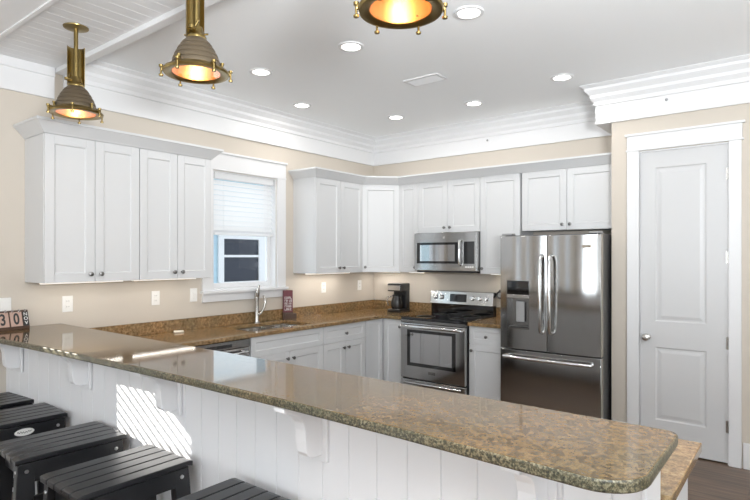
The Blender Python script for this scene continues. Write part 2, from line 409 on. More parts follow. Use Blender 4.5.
def blind(name, y0, y1, ztop, zbot, tilt, label, pitch=.043, sw=.048, x=-.035):
    b = empty(name, (x, (y0+y1)/2, 0), label=label, cat='window blind')
    h = (y1-y0)/2-.016
    bx(-.025, .03, -h, h, ztop-.055, ztop).build('head_rail', 'blind', b, bevel=.003)
    n = int((ztop-.07-zbot)/pitch); mb = MB(); c, s_ = math.cos(tilt)*sw/2, math.sin(tilt)*sw/2
    for i in range(n):
        z = ztop-.085-i*pitch
        a = (-c, z-s_); e = (c, z+s_); mid = (0, z+.003)
        mb.prism([(a[0], a[1]), (mid[0], mid[1]), (e[0], e[1]), (e[0], e[1]-.0025), (mid[0], mid[1]-.0025), (a[0], a[1]-.0025)], -h, h, 'y_') if False else None
        vs = []
        for yy in (-h, h):
            vs += [(a[0], yy, a[1]), (0, yy, z+.003), (e[0], yy, e[1]), (e[0], yy, e[1]-.0025), (0, yy, z+.0005), (a[0], yy, a[1]-.0025)]
        mb.add(vs, [(0, 1, 2, 3, 4, 5), (11, 10, 9, 8, 7, 6)]+[(i_, i_+6, (i_+1) % 6+6, (i_+1) % 6) for i_ in range(6)])
    mb.build('slats', 'blind', b)
    bx(-.024, .024, -h, h, zbot, zbot+.022).build('bottom_rail', 'blind', b, bevel=.003)
    for yy in (-h*.72, h*.72): MB().tube([(.027, yy, ztop-.05), (.027, yy, zbot+.01)], .0012, 6).build('ladder_cord', 'blind', b)
    return b
blind('kitchen_blind', KW[0]+.012, KW[1]-.012, 2.312, 1.745, math.radians(-62), 'white slatted blind half raised in the window over the sink', pitch=.046, sw=.05)
blind('living_blind', LW[0]+.012, LW[1]-.012, 2.008, .64, math.radians(-12), 'white slatted blind lowered over the living room side window', pitch=.048, sw=.05)

# --- neighbouring house seen through the kitchen window
h = empty('neighbour_house', (-2.6, -1.5, 0), label='light blue sided house wall outside the window over the sink', cat='house')
mb = MB()
z = -1.0
while z < 4.6:
    mb.box(-.1, 0, -5.2, 4.5, z, z+.125); mb.add([(0, -5.2, z+.0), (.02, -5.2, z), (.002, -5.2, z+.125), (0, -5.2, z+.125), (0, 4.5, z), (.02, 4.5, z), (.002, 4.5, z+.125), (0, 4.5, z+.125)], [(0, 1, 2, 3), (7, 6, 5, 4), (1, 5, 6, 2), (0, 4, 5, 1), (2, 6, 7, 3)]); z += .125
mb.build('siding', 'siding', h)
NW = (1.161, 1.819, 1.17, 1.81)   # local y and z of the neighbour's window
wn = MB().box(.02, .055, NW[0]-.09, NW[0], NW[2]-.1, NW[3]+.10).box(.02, .055, NW[1], NW[1]+.25, NW[2]-.1, NW[3]+.10).box(.02, .055, NW[0], NW[1], NW[3], NW[3]+.10).box(.02, .06, NW[0], NW[1], NW[2]-.11, NW[2]).box(.02, .05, NW[0], NW[1], 1.535, 1.57).build('window', 'white', h)
bx(.02, .028, NW[0], NW[1], NW[2], NW[3]).build('pane', 'darkpane', wn)

# ------------------------------------------------------------------ half wall and bar
KX1 = 3.872
front = [(0.001, -3.955), (.45, -3.915), (.9, -3.88), (1.4, -3.857), (1.9, -3.85), (KX1, -3.85)]
def fy(x):
    for (a, b), (c, d_) in zip(front, front[1:]):
        if x <= c: return b+(d_-b)*(x-a)/(c-a)
    return front[-1][1]
pts = []; x = .001; gx = .006
g = 3.054
while g > .13: g -= .125
pts.append((.001, fy(0)))
while g < KX1-.02:
    pts += [(g-.003, fy(g)), (g, fy(g)+.006), (g+.003, fy(g))]; g += .125
pts += [(KX1, -3.85), (KX1, -3.69), (.001, -3.69)]
struct(MB().prism(pts, .001, 1.038), 'wall_bar', 'panel')
struct(MB().box(KX1+.001, KX1+.012, -3.858, -3.69, .001, 1.037), 'trim_bar_end', 'white', bevel=.002)
# granite bar top with rounded free corners
bf = [(0.004, -4.19), (.25, -4.17), (.5, -4.15), (.8, -4.125), (1.1, -4.106), (1.5, -4.09), (1.9, -4.074), (2.3, -4.062), (2.8, -4.055), (3.3, -4.062)]
XE = 3.918
def arc(cx, cy, r, a0, a1, n=9): return [(cx+r*math.cos(a0+(a1-a0)*i/n), cy+r*math.sin(a0+(a1-a0)*i/n)) for i in range(n+1)]
out = bf+arc(XE-.11, -4.082+.11, .11, -PI/2, 0)+arc(XE-.035, -3.612-.035, .035, 0, PI/2, 5)+[(.004, -3.612)]
bar = MB().prism(out, 1.039, 1.07).build('bar_countertop', ['top', 'edge'], bevel=.007, seg=3, smooth=35)
for p in bar.data.polygons:
    if abs(p.normal.z) < .5: p.material_index = 1
tag(bar, 'long brown granite bar top with rough rounded edge above the stools', 'countertop')
# granite slabs get tiny surface roughness of the chiselled edge through real displacement of the side faces

# corbels
def corbel():
    c = empty('corbel', cat='bracket')
    prof = [(0, 0), (-.185, 0), (-.185, -.018), (-.172, -.022), (-.150, -.030), (-.115, -.050), (-.093, -.078), (-.085, -.11), (-.083, -.16), (-.078, -.20), (-.066, -.218), (-.046, -.226), (-.02, -.228), (-.004, -.228), (0, -.228)]
    MB().prism([(p[0]-.014, p[1]*.90) for p in prof[:-1]]+[(-.014, -.205)], -.026, .026, 'x').build('bracket_body', 'panel', c, bevel=.003)
    bx(-.047, .047, -.014, 0, -.232, -.001).build('back_plate', 'panel', c, bevel=.003)
    return c
cx_ = [.20, 1.01, 1.86, 2.79, 3.62]
cl = ['white ogee corbel under the bar next to the beige wall', 'white ogee corbel just before the sunlit patch, above the second stool', 'white ogee corbel casting its shadow into the sun stripes on the bar panelling',
      'white ogee corbel in the middle of the plain bar panelling beyond the last stool', 'white ogee corbel next to the rounded free end of the bar']
repeat(corbel(), [((x, fy(x)-.001, 1.0375), 0) for x in cx_], cl, 'corbels under the bar overhang')

# ------------------------------------------------------------------ worktops
CH, CT = .915, .032
def slab_edges(o):
    for p in o.data.polygons:
        if abs(p.normal.z) < .5: p.material_index = 1
SK = (.13, .53, -2.33, -1.60)
mb = MB()
yN, yP = -3.685, -3.15
g2 = [(.004, -.004), (.004, yN)]+[(3.925, yN)]+arc(3.925-.03, yP-.03, .03, 0, PI/2, 4)+[(.635, yP)]
def grid_slab(rects, z0, z1):
    m = MB()
    for r in rects: m.box(*r, z0, z1)
    return m
xs = sorted([.003, SK[0], SK[1], .635, .875]); ys = sorted([yN, yP, SK[2], SK[3], -.635, -.003])
# one watertight L slab with the sink cut out, made in a grid
def cellslab(xs, ys, inside, z0, z1):
    vs = {}; V = []; F = []
    def vid(i, j, k):
        if (i, j, k) not in vs: vs[(i, j, k)] = len(V); V.append((xs[i], ys[j], z1 if k else z0))
        return vs[(i, j, k)]
    ins = lambda i, j: 0 <= i < len(xs)-1 and 0 <= j < len(ys)-1 and inside((xs[i]+xs[i+1])/2, (ys[j]+ys[j+1])/2)
    for i in range(len(xs)-1):
        for j in range(len(ys)-1):
            if not ins(i, j): continue
            F.append((vid(i, j, 1), vid(i+1, j, 1), vid(i+1, j+1, 1), vid(i, j+1, 1)))
            F.append((vid(i, j, 0), vid(i, j+1, 0), vid(i+1, j+1, 0), vid(i+1, j, 0)))
            for (di, dj, a, b) in ((-1, 0, (i, j+1), (i, j)), (1, 0, (i+1, j), (i+1, j+1)), (0, -1, (i, j), (i+1, j)), (0, 1, (i+1, j+1), (i, j+1))):
                if not ins(i+di, j+dj): F.append((vid(*a, 0), vid(*b, 0), vid(*b, 1), vid(*a, 1)))
    return MB().add(V, F)
xs = [.003, SK[0], SK[1], .635, .878, 3.91]
def inside(x, y):
    if SK[0] < x < SK[1] and SK[2] < y < SK[3]: return False
    return x < .635 or (y > -.635 and x < .88) or y < yP
ct = cellslab(xs, ys, inside, CH-CT, CH).build('kitchen_countertop', 'ctop', bevel=.004, seg=2)
tag(ct, 'U-shaped brown granite worktop running under the window with the sink', 'countertop')
MB().box(.002, .022, yN, -.002, CH+.0005, 1.016).box(.022, .878, -.022, -.002, CH+.0005, 1.016).build('backsplash', 'ctop', ct, bevel=.002)
ct2 = bx(1.647, 2.025, -.64, -.003, CH-CT, CH).build('kitchen_countertop', 'ctop', bevel=.004)
tag(ct2, 'short brown granite worktop between the range and the refrigerator', 'countertop')
bx(1.647, 2.025, -.022, -.002, CH+.0005, 1.016).build('backsplash', 'ctop', ct2, bevel=.002)

# ------------------------------------------------------------------ cabinets
def shaker(w, h, t=.019, r=.058, inset=.008):
    """door in local x (0..w), z (0..h), front face at y=-t, back at 0"""
    mb = MB(); rr = min(r, h*.3)
    mb.box(r-.002, w-r+.002, -t+inset, -.001, rr-.002, h-rr+.002)
    mb.box(0, r, -t, 0, 0, h).box(w-r, w, -t, 0, 0, h).box(r, w-r, -t, 0, 0, rr).box(r, w-r, -t, 0, h-rr, h)
    e = .008   # sloped inner lip
    a, b, c, d_ = r, w-r, rr, h-rr
    vs = [(a, -t, c), (b, -t, c), (b, -t, d_), (a, -t, d_), (a+e, -t+inset, c+e), (b-e, -t+inset, c+e), (b-e, -t+inset, d_-e), (a+e, -t+inset, d_-e)]
    mb.add(vs, [(i, (i+1) % 4, 4+(i+1) % 4, 4+i) for i in range(4)])
    return mb
def knob_mesh():
    return MB().lathe([(.0, .001), (.007, .001), (.0055, -.006), (.005, -.014), (.012, -.018), (.0155, -.023), (.0145, -.029), (.008, -.032), (0, -.0325)], n=16, axis='y')
KN = None
def knob(parent, x, z):
    global KN
    if KN is None:
        o = knob_mesh().build('knob', 'pewter', parent, smooth=True); KN = o
    else:
        o = KN.copy(); COL.objects.link(o); o.parent = parent
    o.location = (x, -.019, z); return o
def cabinet(name, label, loc, rz, w, h, d, fronts, cat='cabinet', group=None, toe=0, m='cab', hollow=False):
    """local frame: back-left-bottom corner at origin side; x along the run, front faces -y at y=-d. fronts: (kind,x0,x1,z0,z1,knob(x,z))"""
    c = empty(name, loc, rz, label=label, cat=cat, group=group)
    mb = MB()
    if hollow:
        mb.box(0, .018, -d, 0, toe, h).box(w-.018, w, -d, 0, toe, h).box(.018, w-.018, -.012, 0, toe, h).box(.018, w-.018, -d, -.012, toe, toe+.018).box(.018, w-.018, -d, -d+.018, h-.03, h).box(.018, w-.018, -d, -d+.018, toe+.018, toe+.04).box(0.02, w-.02, -d+.07, 0, .0, toe)
    elif toe:
        mb.box(0, w, -d, 0, toe, h); mb.box(0.02, w-.02, -d+.07, 0, .0, toe)
    else: mb.box(0, w, -d, 0, 0, h)
    mb.build('cabinet_body', m, c, bevel=.0015)
    for f in fronts:
        kind, x0, x1, z0, z1 = f[:5]
        o = shaker(x1-x0, z1-z0, r=.058 if kind == 'door' else .045).build(kind, m, c, bevel=.0015)
        o.location = (x0, -d-.001, z0)
        if len(f) > 5 and f[5]: knob(o, f[5][0]-x0, f[5][1]-z0)
    return c
g = .0015
UT, UB, UD = 2.347, 1.372, .31
def pair(w, z0, z1, kz, g=.002):
    m_ = w/2
    return [('door', g, m_-g, z0+g, z1-g, (m_-.035, kz)), ('door', m_+g, w-g, z0+g, z1-g, (m_+.035, kz))]
UH = UT-UB
RL = PI/2     # left wall run: local x -> world +y, local -y -> world +x
# local (x,y) rotated by +90: (x,y)->(-y,x): front (-y) -> +x. good
cabinet('upper_cabinet', 'white double door wall cabinet at the outer end of the run beside the window', (.001, -3.845, UB), RL, .639, UH, UD, pair(.639, 0, UH, .055), group='white wall cabinets')
cabinet('upper_cabinet', 'white double door wall cabinet directly beside the window, on its bar side', (.001, -3.204, UB), RL, .62, UH, UD, pair(.62, 0, UH, .055), group='white wall cabinets')
cabinet('upper_cabinet', 'white double door wall cabinet between the window and the diagonal corner cabinet', (.001, -1.356, UB), RL, .745, UH, UD, pair(.745, 0, UH, .055), group='white wall cabinets')
# diagonal corner cabinet
c = empty('corner_upper_cabinet', (.001, -.001, UB), label='white single door diagonal corner wall cabinet where the two wall runs meet', cat='cabinet', group='white wall cabinets')
MB().prism([(0, 0), (0, -.609), (.31, -.609), (.609, -.31), (.609, 0)], 0, UH).build('cabinet_body', 'cab', c, bevel=.0015)
dl = math.hypot(.299, .299)
o = shaker(dl-.006, UH-.004).build('door', 'cab', c, bevel=.0015); o.location = (.31+.003*.7+.001, -.609+.003*.7-.001, .002); o.rotation_euler = (0, 0, PI/4)
knob(o, .032, .055)
x1 = .875
cabinet('upper_cabinet', 'narrow white single door wall cabinet between the corner cabinet and the microwave', (.611, -.001, UB), 0, x1-.612, UH, UD, [('door', g, x1-.612-g, g, UH-g, (x1-.612-.03, .055))], group='white wall cabinets')
MZ = 1.80
cabinet('upper_cabinet', 'short white double door wall cabinet directly above the microwave', (x1, -.001, MZ), 0, .745, UT-MZ, UD, pair(.745, 0, UT-MZ, .05), group='white wall cabinets')
cabinet('upper_cabinet', 'white single door wall cabinet between the microwave and the refrigerator', (x1+.747, -.001, UB), 0, .421, UH, UD, [('door', g, .421-g, g, UH-g, (.03, .055))], group='white wall cabinets')
cabinet('upper_cabinet', 'wide short white double door wall cabinet above the refrigerator', (2.061, -.001, 1.79), 0, .857, UT-1.79, UD, pair(.857, 0, UT-1.79, .05), group='white wall cabinets')
# sloped crown on the cabinets
CP = [(0, UT), (.004, UT), (.012, UT+.012), (.062, UT+.066), (.070, UT+.070), (.070, UT+.086), (0, UT+.086)]
f = .331
struct(sweep(CP, [(.003, -3.847), (f, -3.847), (f, -2.582), (.003, -2.582)][::-1], 0), 'trim_cabinet_crown', 'cab') if False else None
def crown(path, name):
    mbx = sweep([(o_, z_) for (o_, z_) in CP], path, 0)
    return struct(mbx, name, 'cab')
crown([(.004, -3.846), (f, -3.846), (f, -2.583), (.004, -2.583)], 'trim_cabinet_crown')
crown([(.004, -1.357), (f, -1.357), (f, -.617), (.617, -f), (RX-.001, -f)], 'trim_cabinet_crown_long')
struct(MB().prism([(.003, -3.84), (.003, -2.59), (f-.003, -2.59), (f-.003, -3.84)], UT+.001, UT+.078).prism([(.003, -1.35), (.003, -.003), (RX-.003, -.003), (RX-.003, -f+.003), (.615, -f+.003), (f-.003, -.615), (f-.003, -1.35)], UT+.001, UT+.078), 'trim_cabinet_top', 'cab')

# slim light strips under the wall cabinets
def strip(cab_, x0_, x1_, pw_=1.0):
    o_ = bx(x0_, x1_, -.17, -.14, -.012, -.0005).build('light_strip', 'strip', cab_, bevel=.002)
    l_ = light('strip_glow', 'AREA', ((x0_+x1_)/2, -.155, -.014), pw_*3.4*(x1_-x0_), (1, .95, .88), (0, 0, 0), x1_-x0_, .02, parent=cab_)
for c_ in [o for o in COL.objects if o.name.startswith('upper_cabinet') and abs(o.location.z-UB) < .01]:
    w_ = max(v.co.x for k in kids(c_) if k.name.startswith('cabinet_body') for v in k.data.vertices)
    strip(c_, .04, w_-.04, .42 if c_.location.y < -3 else 1)
strip([o for o in COL.objects if o.name.startswith('corner_upper')][0], .10, .50)
# base cabinets
BH, BD = CH-CT-.001, .59
def base(name, label, loc, rz, w, fronts, group='white base cabinets', hollow=False):
    return cabinet(name, label, loc, rz, w, BH, BD, fronts, group=group, toe=.10, hollow=hollow)
zd = .712   # split between drawer and door
def dpair(w, kz=.65): return [('door', g, w/2-g, .108, zd-.003, (w/2-.035, kz)), ('door', w/2+g, w-g, .108, zd-.003, (w/2+.035, kz))]
base('sink_cabinet', 'white base cabinet with a wide blank drawer front below the sink', (.001, -2.40, 0), RL, .855, dpair(.855)+[('false_front', g, .855-g, zd+.002, BH-.004, None)], hollow=True)
base('base_cabinet', 'white base cabinet with one drawer over two doors beside the sink cabinet', (.001, -1.543, 0), RL, .63, dpair(.63)+[('drawer', g, .63-g, zd+.002, BH-.004, (.315, .79))])
c = empty('corner_base_cabinet', (.001, -.001, 0), label='white corner base cabinet with two narrow door panels meeting at an inner corner', cat='cabinet', group='white base cabinets')
MB().prism([(0, 0), (0, -.908), (.59, -.908), (.59, -.59), (.872, -.59), (.872, 0)], .10, BH).prism([(0, 0), (0, -.88), (.52, -.88), (.52, -.52), (.85, -.52), (.85, 0)], 0, .10).build('cabinet_body', 'cab', c, bevel=.0015)
o = shaker(.28, BH-.112, r=.05).build('door', 'cab', c, bevel=.0015); o.location = (.591, -.904, .108); o.rotation_euler = (0, 0, PI/2)
o = shaker(.25, BH-.112, r=.05).build('door', 'cab', c, bevel=.0015); o.location = (.618, -.591, .108); knob(o, .225, .70)
base('base_cabinet', 'white base cabinet with one drawer over one door between range and refrigerator', (1.648, -.001, 0), 0, .375, [('door', g, .375-g, .108, zd-.003, (.035, .65)), ('drawer', g, .375-g, zd+.002, BH-.004, (.1875, .79))])
# peninsula cabinets facing the kitchen (front towards +y)
pw = (KX1-.66-.02)/3
lab = ['white base cabinet under the bar next to the dishwasher corner', 'white base cabinet in the middle of the run behind the bar', 'white base cabinet at the free end of the lower worktop behind the bar']
for i in range(3):
    c = cabinet('base_cabinet', lab[i], (KX1-(2-i)*pw-.0, -3.688, 0), PI, pw-.002, BH, .50, [('door', g, pw/2-g, .108, zd-.003, (pw/2-.035, .65)), ('door', pw/2+g, pw-.002-g, .108, zd-.003, (pw/2+.035, .65)), ('drawer', g, pw-.002-g, zd+.002, BH-.004, (pw/2, .79))], group='white base cabinets', toe=.10)
# dishwasher
c = empty('dishwasher', (.001, -3.012, 0), RL, label='stainless steel dishwasher between the bar and the sink cabinet', cat='dishwasher')
bx(0.002, .606, -.56, 0, .09, BH-.001).build('tub', 'black', c)
bx(.004, .604, -.605, -.561, .11, BH-.075).build('door', 'steel', c, bevel=.006)
bx(.004, .604, -.612, -.561, BH-.072, BH-.003).build('control_panel', 'steel_d', c, bevel=.005)
bx(.12, .42, -.6135, -.6125, BH-.055, BH-.03).build('display', 'blackglass', c)
MB().tube([(.06, -.60, .77), (.06, -.645, .775), (.09, -.652, .775), (.52, -.652, .775), (.55, -.645, .775), (.55, -.60, .77)], .011, 10).build('handle', 'chrome', c, smooth=True)
bx(.01, .60, -.53, -.04, .0, .088).build('toe_kick', 'black', c)
# ------------------------------------------------------------------ sink, faucet
sk = empty('kitchen_sink', (0, 0, 0), label='stainless double bowl sink set into the granite under the window', cat='sink')
sk.location = (SK[0], SK[2], CH-.033)
def bowl(w, l, dp, t=.004):
    mb = MB()
    def ring(x0, x1, y0, y1, r, z): return [(p[0], p[1], z) for p in arc(x1-r, y1-r, r, 0, PI/2, 4)+arc(x0+r, y1-r, r, PI/2, PI, 4)+arc(x0+r, y0+r, r, PI, 1.5*PI, 4)+arc(x1-r, y0+r, r, 1.5*PI, 2*PI, 4)]
    rs = [ring(-.008, w+.008, -.008, l+.008, .07, 0), ring(0, w, 0, l, .065, 0), ring(.006, w-.006, .006, l-.006, .06, -dp*.85), ring(.03, w-.03, .03, l-.03, .05, -dp), ring(.03, w-.03, .03, l-.03, .05, -dp-t), ring(0, w, 0, l, .06, -dp*.85), ring(-.003, w+.003, -.003, l+.003, .065, -.004), ring(-.008, w+.008, -.008, l+.008, .07, -.004)]
    n = len(rs[0]); vs = [p for r in rs for p in r]
    fs = [(k*n+i, k*n+(i+1) % n, (k+1) % 8*n+(i+1) % n, (k+1) % 8*n+i) for k in range(8) for i in range(n) if k != 3]
    fs += [tuple(range(3*n, 4*n)), tuple(range(4*n, 5*n))[::-1]]
    return mb.add(vs, fs)
wS, lS = SK[1]-SK[0], SK[3]-SK[2]
bowl(wS-.02, lS/2-.03, .18).build('bowl', 'steel_h', sk, loc=(.01, .01, 0), smooth=40)
bowl(wS-.02, lS/2-.03, .18).build('bowl', 'steel_h', sk, loc=(.01, lS/2+.02, 0), smooth=40)
for yy in (.01+(lS/2-.03)/2, lS/2+.02+(lS/2-.03)/2):
    MB().lathe([(0, 0), (.04, 0), (.038, .003), (.012, .001), (0, .001)], n=20).build('drain', 'chrome', sk, loc=(wS/2, yy, -.179))
fa = empty('faucet', (.078, -1.90, CH+.0005), label='brushed nickel pull-out faucet standing behind the sink', cat='faucet')
MB().lathe([(.032, 0), (.032, .006), (.024, .012), (.021, .03), (.020, .20), (.023, .225), (.023, .245), (.0, .247)], n=20).build('faucet_body', 'nickel', fa, smooth=True)
MB().tube([(-.002, 0, .243), (.004, 0, .27), (.012, 0, .30), (.022, 0, .335), (.03, 0, .36)], [.023, .025, .021, .014, .009], 14).build('spray_head', 'nickel', fa, smooth=True)
MB().tube([(0, .018, .07), (.004, .05, .09), (.006, .085, .14), (.006, .10, .19), (.004, .092, .235), (.0, .08, .255)], [.012, .012, .012, .011, .010, .008], 10).build('lever', 'nickel', fa, smooth=True)
so = MB().box(-.04, .04, -.025, .025, 0, .016).build('soap_bar', 'soap', bevel=.007, seg=3, loc=(.10, -2.74, CH+.0005), rot=(0, 0, 1.2), smooth=50)
tag(so, 'small cream soap bar lying on the granite by the backsplash', 'soap')
# maroon sign / box on its stand
b = empty('lettered_box', (.075, -1.50, CH+.0005), math.radians(60), label='tall narrow maroon box with white lettering beside the sink', cat='box')
bx(-.048, .048, -.018, .018, .0, .29).build('box_body', 'maroon', b, bevel=.002)
bx(-.052, .052, -.019, .019, .001, .07).box(-.03, .085, -.03, .03, 0, .055).build('wooden_foot', 'brownwood', b, bevel=.002)
mb = MB(); random.seed(3)
for r_ in range(5):
    z = .215-.029*r_; x = -.036
    while x < .034:
        wv = random.uniform(.007, .013); hh = .021
        mb.box(x, x+.003, -.0195, -.0181, z-hh/2, z+hh/2)
        if random.random() < .7: mb.box(x, x+wv, -.0195, -.0181, z+hh/2-.004, z+hh/2)
        if random.random() < .6: mb.box(x, x+wv, -.0195, -.0181, z-hh/2, z-hh/2+.004)
        if random.random() < .5: mb.box(x+wv-.003, x+wv, -.0195, -.0181, z-hh/2, z+hh/2)
        x += wv+.005
mb.build('lettering', 'plate', b)

# ------------------------------------------------------------------ coffee maker
cm = empty('coffee_maker', (.53, -.215, CH+.0005), math.radians(4), label='black and steel drip coffee maker standing in the worktop corner', cat='coffee maker')
MB().box(-.085, .085, -.11, .11, 0, .035).build('base', 'black', cm, bevel=.006)
bx(-.085, .085, .03, .11, .035, .25).build('water_tank', 'black', cm, bevel=.008)
bx(-.088, .088, -.10, .11, .235, .325).build('brew_head', 'black', cm, bevel=.010)
bx(-.082, .082, -.104, -.099, .248, .305).build('steel_band', 'steel_h', cm, bevel=.002)
cf = MB().lathe([(0, .038), (.055, .038), (.068, .06), (.070, .10), (.058, .15), (.050, .17), (.052, .18)], c=(0, -.035, 0), n=24).build('carafe', 'carafe', cm, smooth=True)
MB().lathe([(.053, .176), (.054, .195), (.02, .20), (0, .20)], c=(0, -.035, 0), n=24).build('carafe_lid', 'black', cf)
MB().tube([(-.05, -.07, .175), (-.075, -.105, .17), (-.085, -.115, .12), (-.075, -.10, .075)], .009, 8).build('carafe_handle', 'steel_h', cf, smooth=True)
MB().lathe([(0, .0), (.045, .0), (.045, .004), (0, .004)], c=(0, -.035, .035), n=20).build('warming_plate', 'steel_h', cm)
# ------------------------------------------------------------------ range
rx, rw = .884, .758
R = empty('range', (rx, -.001, 0), label='stainless steel electric range with black glass cooktop and oven door', cat='range')
FY = -.655
bx(0, rw, FY+.03, -.03, .02, .895).build('range_body', 'black', R)
ck = bx(-.001, rw+.001, FY-.005, -.075, .896, .922).build('cooktop', 'blackglass', R, bevel=.004)
for (a, b_, r_) in ((.19, -.48, .10), (.57, -.48, .085), (.19, -.2, .075), (.57, -.2, .10)):
    MB().lathe([(r_, 0), (r_, .0006), (r_-.004, .0006), (r_-.004, 0)], c=(a, b_, .9222), n=32).build('burner_ring', 'grey', ck)
bx(0, rw, -.075, -.002, .88, 1.03).build('backguard_base', 'blackglass', R, bevel=.003)
bg_ = MB().prism([(-.095, 1.028), (-.078, 1.165), (-.07, 1.17), (-.004, 1.17), (-.004, 1.028)], -.004, rw+.002, 'x').build('backguard', 'steel_h', R, bevel=.003)
bx(.25, .45, 0, .006, .0, .085).build('display', 'blackglass', R, loc=(0, -.0965, 1.055), rot=(math.radians(-7), 0, 0))
text('clock_digits', '12:00', .022, 'plate', R, (.33, -.094, 1.118), (math.radians(83), 0, 0)) if False else None
for i in range(2): text('knob_ring', 'O', .001, 'plate', R, (0, 0, 0), (0, 0, 0)) if False else None
def rknob(x, z, m_, r=.019):
    k = MB().lathe([(0, 0), (r+.003, 0), (r+.003, -.004), (r, -.006), (r*.92, -.024), (0, -.026)], n=20, axis='y').box(-.003, .003, -.031, -.024, -r*.9, r*.9)
    return k.build('control_knob', m_, R, loc=(x, -.092+.0, z), rot=(math.radians(-7), 0, 0), smooth=40)
for xx in (.065, .145): 
    rknob(xx, 1.10, 'steel_h', .015); bx(xx-.024, xx+.024, -.0955, -.089, 1.076, 1.124).build('knob_plate', 'blackglass', R, rot=(0, 0, 0), loc=(0, .0015, 0))
for xx in (.525, .605, .685): rknob(xx, 1.10, 'chrome', .021)
bx(.001, rw-.001, FY-.012, FY+.029, .868, .895).build('vent_trim', 'steel_d', R, bevel=.003)
od = bx(.004, rw-.004, FY-.018, FY+.028, .300, .865).build('oven_door', 'steel', R, bevel=.008)
bx(.085, rw-.105, FY-.0195, FY-.018, .430, .800).build('oven_window_border', 'blackglass', od, bevel=.0005)
bx(.125, rw-.145, FY-.0205, FY-.0196, .465, .770).build('oven_window', 'ovenglass', od)
MB().tube([(.03, FY-.015, .828), (.032, FY-.055, .835), (.07, FY-.064, .836), (.38, FY-.072, .838), (rw-.07, FY-.064, .836), (rw-.032, FY-.055, .835), (rw-.03, FY-.015, .828)], .014, 12).build('oven_handle', 'chrome', od, smooth=True)
bx(.34, .42, FY-.0196, FY-.018, .365, .392).build('emblem', 'steel_d', od, bevel=.003)
dr = bx(.004, rw-.004, FY-.014, FY+.028, .06, .290).build('storage_drawer', 'steel', R, bevel=.008)
MB().tube([(.05, FY-.015, .258), (.08, FY-.034, .258), (rw-.08, FY-.034, .258), (rw-.05, FY-.015, .258)], .010, 10).build('drawer_handle', 'chrome', dr, smooth=True)
# ------------------------------------------------------------------ microwave
mw = empty('microwave', (x1+.001, -.001, 1.398), label='stainless steel over-range microwave mounted above the range', cat='microwave')
ww, hh, dd = .743, .398, .375
bx(0, ww, -dd, 0, 0, hh).build('microwave_body', 'steel_d', mw, bevel=.003)
bx(0.02, ww-.02, -dd-.002, -.02, -.018, -.001).build('bottom_grille', 'black', mw)
bx(0, ww, -dd-.028, -dd-.001, .0, hh).build('front_face', 'steel', mw, bevel=.005)
dw = bx(.035, .54, -dd-.031, -dd-.027, .075, .295).build('door_window', 'blackglass', mw, bevel=.001)
bx(.075, .50, -dd-.0325, -dd-.0312, .10, .27).build('window_screen', 'ovenglass', dw)
bx(.60, .72, -dd-.031, -dd-.027, .075, .30).build('keypad', 'blackglass', mw, bevel=.001)
MB().tube([(.565, -dd-.027, .06), (.565, -dd-.055, .07), (.565, -dd-.060, .10), (.565, -dd-.060, .28), (.565, -dd-.055, .31), (.565, -dd-.027, .32)], .011, 10).build('door_handle', 'chrome', mw, smooth=True)
for i in range(4): bx(.62+.025*i, .636+.025*i, -dd-.030, -dd-.027, .035, .050).build('button', 'plate', mw)
MB().lathe([(0, 0), (.012, 0), (.012, -.002), (0, -.002)], c=(.37, -dd-.028, .345), n=16, axis='y').build('emblem', 'chrome', mw)
# ------------------------------------------------------------------ refrigerator
fx0, fx1, fyf = 2.034, 2.905, -.74
F = empty('refrigerator', (fx0, 0, 0), label='stainless steel french door refrigerator with water dispenser and bottom freezer', cat='refrigerator')
fw_ = fx1-fx0
bx(.012, fw_-.010, fyf+.075, -.03, .02, 1.735).build('fridge_body', mat('fridge_side_grey', (.10, .10, .105), .4, .3), F, bevel=.004)
def curved(x0, x1, z0, z1, hole=None, bulge=.014, t=.062, N=16):
    """convex door skin; hole = (x0,x1,z0,z1) recess"""
    f_ = lambda x: fyf-bulge*(1-((x-(x0+x1)/2)/((x1-x0)/2))**2)-.0
    xs = sorted(set([x0+(x1-x0)*i/N for i in range(N+1)]+([hole[0], hole[1]] if hole else [])))
    zs = [z0]+([hole[2], hole[3]] if hole else [])+[z1]
    mb = MB(); 
    for i in range(len(xs)-1):
        for j in range(len(zs)-1):
            a, b_ = xs[i], xs[i+1]
            if hole and a >= hole[0]-1e-6 and b_ <= hole[1]+1e-6 and j == 1: 
                continue
            mb.add([(a, f_(a), zs[j]), (b_, f_(b_), zs[j]), (b_, f_(b_), zs[j+1]), (a, f_(a), zs[j+1])], [(0, 1, 2, 3)])
    for j in range(len(zs)-1):
        for a in (x0, x1): mb.add([(a, f_(a), zs[j]), (a, fyf+t, zs[j]), (a, fyf+t, zs[j+1]), (a, f_(a), zs[j+1])], [(0, 1, 2, 3)])
    for i in range(len(xs)-1):
        a, b_ = xs[i], xs[i+1]
        for z in (z0, z1): mb.add([(a, f_(a), z), (b_, f_(b_), z), (b_, fyf+t, z), (a, fyf+t, z)], [(0, 1, 2, 3)])
    mb.add([(x0, fyf+t, z0), (x1, fyf+t, z0), (x1, fyf+t, z1), (x0, fyf+t, z1)], [(0, 1, 2, 3)])
    return mb
xm = .428
HO = (.068, .275, .912, 1.335)
dl_ = curved(.001, xm-.002, .735, 1.727, HO).build('fridge_door', 'steel', F, bevel=.003, smooth=30)
dr_ = curved(xm+.002, fw_-.001, .735, 1.727).build('fridge_door', 'steel', F, bevel=.003, smooth=30)
fz = curved(.001, fw_-.001, .06, .725, bulge=.018, N=24).build('freezer_drawer', 'steel', F, bevel=.003, smooth=30)
MB().box(.03, fw_-.03, fyf+.02, fyf+.075, .0, .058).build('toe_grille', 'black', F)
